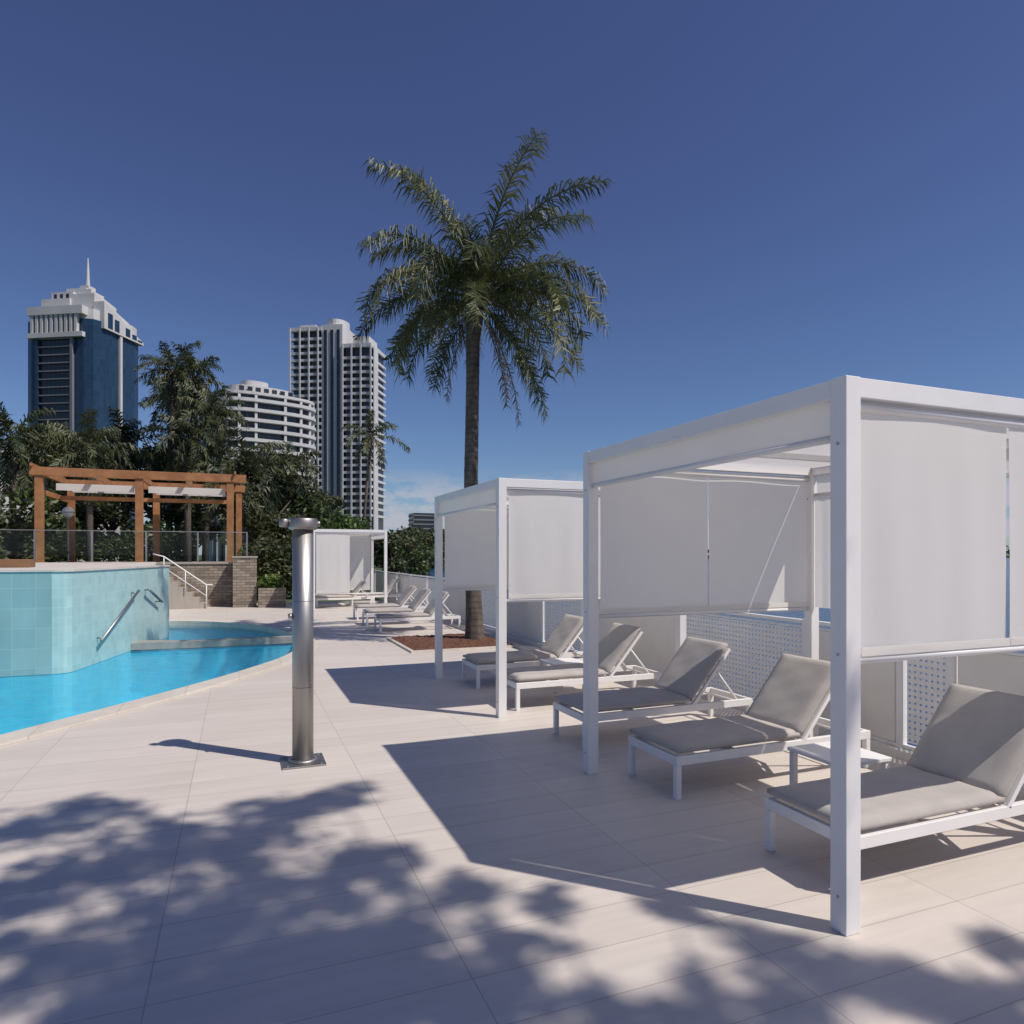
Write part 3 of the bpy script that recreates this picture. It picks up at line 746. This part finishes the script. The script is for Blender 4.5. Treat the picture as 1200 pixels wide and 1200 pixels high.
MB().tube([(0,0,gh+18),(0,0,gh+25),(0,0,gh+31)],[.9,.6,.25],8).build('mast',M['towerwhite'],tw)

Zt=250; x,y=W(399,Zt); ra=faceang(399,Zt)-math.radians(22)
at=thing('apartment_tower','tall white apartment tower with stacked dark balconies','building',(x,y,0),ra)
at.scale=(.85,.85,.97)
def wing(x0,x1,y0,y1,h):
    MB().box(x0,x1,y0,y1,0,h).build('wing_core',M['darkglass'],at)
    n=int(h/2.6)
    for k in range(6,n):
        z=k*2.6
        MB().box(x0-.9,x1+.9,y0-1.4,y1+.5,z,z+.9).build('balcony',M['towerwhite'],at)
    MB().box(x0-1,x1+1,y0-1.5,y1+.6,h+.01,h+1.4).build('roof_slab',M['towerwhite'],at)
wing(-17.5,-5.5,-8,9,84); wing(5.5,16.5,-9,8,77)
MB().box(-4.55,4.55,-9.2,8,0,86).build('stair_core',M['towerwhite'],at)
for xx in (-2.8,0,2.8): MB().box(xx-.6,xx+.6,-9.5,-9.21,5,84).build('window_strip',M['darkglass'],at)
for xx in (-18.3,-14,-10,-6): MB().box(xx-.28,xx+.28,-9.9,-9.41,0,85).build('fin_wall',M['towerwhite'],at)
for xx in (5.2,9,13,17.3): MB().box(xx-.28,xx+.28,-10.9,-10.41,0,78).build('fin_wall',M['towerwhite'],at)
MB().box(16.9+.6,17.9,-8,-3,0,78).build('fin_wall',M['towerwhite'],at)
MB().prism([(4.4*math.cos(t),6*math.sin(t)-2) for t in [2*PI*k/20 for k in range(20)]],86.01,88.5).build('plant_room',M['towerwhite'],at)
MB().box(8,15,-6,4,78.42,82).build('plant_room',M['towerwhite'],at)
MB().box(-16,-9,-5,4,85.42,87.5).build('plant_room',M['towerwhite'],at)

Zt=185; x,y=W(308,Zt); ra=faceang(308,Zt)+math.radians(18)
mr=thing('terraced_apartment_block','white mid-rise block with curved wrap-around balconies below the tall tower','building',(x,y,0),ra)
mr.scale=(1.12,1.0,.985)
def oval(a,b,cx=0,n=28): return [(cx+a*math.copysign(abs(math.cos(t))**.7,math.cos(t)),b*math.copysign(abs(math.sin(t))**.7,math.sin(t))) for t in [2*PI*k/n for k in range(n)]]
MB().prism(oval(11,8),0,43.5).build('core',M['darkglass'],mr)
for k in range(5,17):
    MB().prism(oval(12.3,9.3),k*2.6,k*2.6+.85).build('balcony_ring',M['towerwhite'],mr)
for i in range(18):
    t=i*PI/9+.3; cx_,cy_=11.6*math.copysign(abs(math.cos(t))**.7,math.cos(t)),8.7*math.copysign(abs(math.sin(t))**.7,math.sin(t)); MB().box(cx_-.28,cx_+.28,cy_-.28,cy_+.28,0,43.4).build('column',M['towerwhite'],mr)
MB().prism(oval(12.0,9.0),43.51,44.2).build('roof_slab',M['towerwhite'],mr)
MB().prism(oval(7.5,5.5,-1),44.21,46.6).build('penthouse',M['towerwhite'],mr); MB().prism(oval(3,3,-2),46.61,48.5).build('plant_room',M['towerwhite'],mr)
for i in range(7): MB().box(-7+i*1.9,-5.9+i*1.9,-5.62,-5.52,44.7,46.1).build('penthouse_window',M['darkglass'],mr)

x,y=W(494,520)
fb=thing('distant_block','small dark office block on the horizon right of the apartment tower','building',(x,y,0),faceang(494,520)+.3)
MB().box(-8,8,-7,7,0,33).build('core',M['darkglass'],fb)
for k in range(10): MB().box(-8.4,8.4,-7.4,7.4,1+k*3.3,1.9+k*3.3).build('floor_band',M['towergrey'],fb)
x,y=W(40,48)
hs_=thing('white_house','pale house half hidden in the trees left of the pergola','house',(x,y,0),faceang(40,48))
MB().box(-5,5,-4,4,0,8.2).build('wall',M['towerwhite'],hs_)
MB().prism([(-5.6,-4.6),(5.6,-4.6),(5.6,4.6),(-5.6,4.6)],8.21,8.5).build('roof',M['towerwhite'],hs_)
for xx in (-3,0,3): MB().box(xx-.8,xx+.8,-4.06,-4.002,5.2,7.2).build('window',M['darkglass'],hs_)

# ---------------------------------------------------------------- shade tree behind the camera
rs=random.Random(11)
tx,ty=4.9,-5.2
stt=thing('shade_tree','leafy tree behind the viewer casting the dappled shadow on the deck','tree',(tx,ty,0))
gl=MB(); gt=MB(); gt.tube([(0,0,0),(-.05,.2,4.6),(0,.6,7.6)],[.22,.17,.10],10)
targets=[(30,970,.34),(100,960,.38),(170,985,.46),(90,1045,.38),(230,1020,.48),(300,975,.44),(350,945,.28),(400,935,.26),(330,1050,.46),(160,1100,.42),(250,1110,.42),(400,1050,.40),(455,1005,.2),(340,1130,.38),(430,1130,.36),(505,1085,.26),(60,1130,.28),(200,1190,.32),(530,1160,.26),(600,1200,.26),(700,1205,.2),(820,1197,.24),(930,1195,.24),(880,1105,.14),(960,1125,.18),(1050,1150,.20),(1130,1170,.24),(1190,1180,.24),(470,1180,.3),(0,1050,.28),(110,1185,.24),(790,1065,.10),(1180,1110,.12),(650,1060,.10),(280,1170,.34),(390,1190,.32),(560,1045,.12),(610,1115,.13)]
for u,v,r in targets:
    gx,gy=G(u,v); z=rs.uniform(8.2,10.4)
    c=(gx+SX*z-tx,gy+SY*z-ty,z)
    leafcloud(gl,c,(r*1.2,r*1.2,r*.8),int(850*r*r)+14,.08,rs,.2)
    for q in range(11):
        ph=rs.gauss(2.2,.9); d=Vector((math.cos(ph),math.sin(ph),rs.uniform(-.3,.2))); p0=Vector(c)+d*r*rs.uniform(-.9,.5)+Vector((rs.uniform(-r,r),rs.uniform(-r,r),0))*.7; Ls=r*rs.uniform(.7,1.3)
        nk=int(12+Ls*34)
        for k in range(nk):
            s=k/nk; p=p0+d*Ls*s+Vector((0,0,-.1*s*s)); sd=Vector((-d.y,d.x,rs.uniform(-.3,.3)))*(1 if k%2 else -1)
            v2=(sd+d*.7).normalized()*rs.uniform(.10,.17)*(1-.4*s); w2=d*.010
            gl.poly(p-w2,p+v2*.5-w2*1.4,p+v2,p+v2*.5+w2*1.4,p+w2)
    m=(c[0]*.5,c[1]*.5+.3,8.4)
    gt.tube([(0,.6,7.5),m,c],[.04,.02,.006],5,False)
gl.build('crown',M['leafmid'],stt); gt.build('trunk',M['bark'],stt,True)

# ---------------------------------------------------------------- world, sun, camera
w=bpy.data.worlds.new('World'); scene.world=w; w.use_nodes=True; nt=w.node_tree; nt.nodes.clear()
out=nt.nodes.new('ShaderNodeOutputWorld'); bg=nt.nodes.new('ShaderNodeBackground'); bg.inputs[1].default_value=.10
sky=nt.nodes.new('ShaderNodeTexSky'); sky.sky_type='NISHITA'; sky.sun_disc=False
sky.sun_elevation=math.radians(53.1); sky.sun_rotation=math.radians(135); sky.air_density=1.0; sky.dust_density=.2; sky.ozone_density=2.5
tc=nt.nodes.new('ShaderNodeTexCoord'); sp_=nt.nodes.new('ShaderNodeSeparateXYZ'); nt.links.new(tc.outputs['Generated'],sp_.inputs[0])
hi=ramp(nt,sp_.outputs[2],.0,.5)
c=mixc(nt,1.0,sky.outputs[0],mixc(nt,hi,(.52,.64,.82),(.54,.52,.73)),'MULTIPLY')
mp=nt.nodes.new('ShaderNodeMapping'); mp.inputs['Scale'].default_value=(1,1,2.6); mp.inputs['Location'].default_value=(.1,.45,0); nt.links.new(tc.outputs['Generated'],mp.inputs[0])
f=ramp(nt,noise(nt,mp.outputs[0],12,6,.6),.43,.55)
lo=ramp(nt,sp_.outputs[2],.125,.075)
ml=nt.nodes.new('ShaderNodeMath'); ml.operation='MULTIPLY'; nt.links.new(f,ml.inputs[0]); nt.links.new(lo,ml.inputs[1])
c=mixc(nt,ml.outputs[0],c,(4.4,4.6,5.3))
nt.links.new(c,bg.inputs[0]); nt.links.new(bg.outputs[0],out.inputs[0])
sl=bpy.data.lights.new('sun','SUN'); sl.energy=4.0; sl.angle=math.radians(.55); sl.color=(1,.935,.86)
so=bpy.data.objects.new('sun',sl); C.objects.link(so); so.rotation_euler=Vector((SX,SY,1)).to_track_quat('Z','Y').to_euler()
cam=bpy.data.cameras.new('camera'); co=bpy.data.objects.new('camera',cam); C.objects.link(co)
co.location=(0,0,CAMZ); co.rotation_euler=(PI/2,0,-TH)
cam.sensor_width=36; cam.lens=36*800/1200; cam.shift_y=50/1200; cam.clip_end=6000; cam.clip_start=.05
scene.camera=co
scene.view_settings.view_transform='Standard'; scene.view_settings.look='None'; scene.view_settings.exposure=0
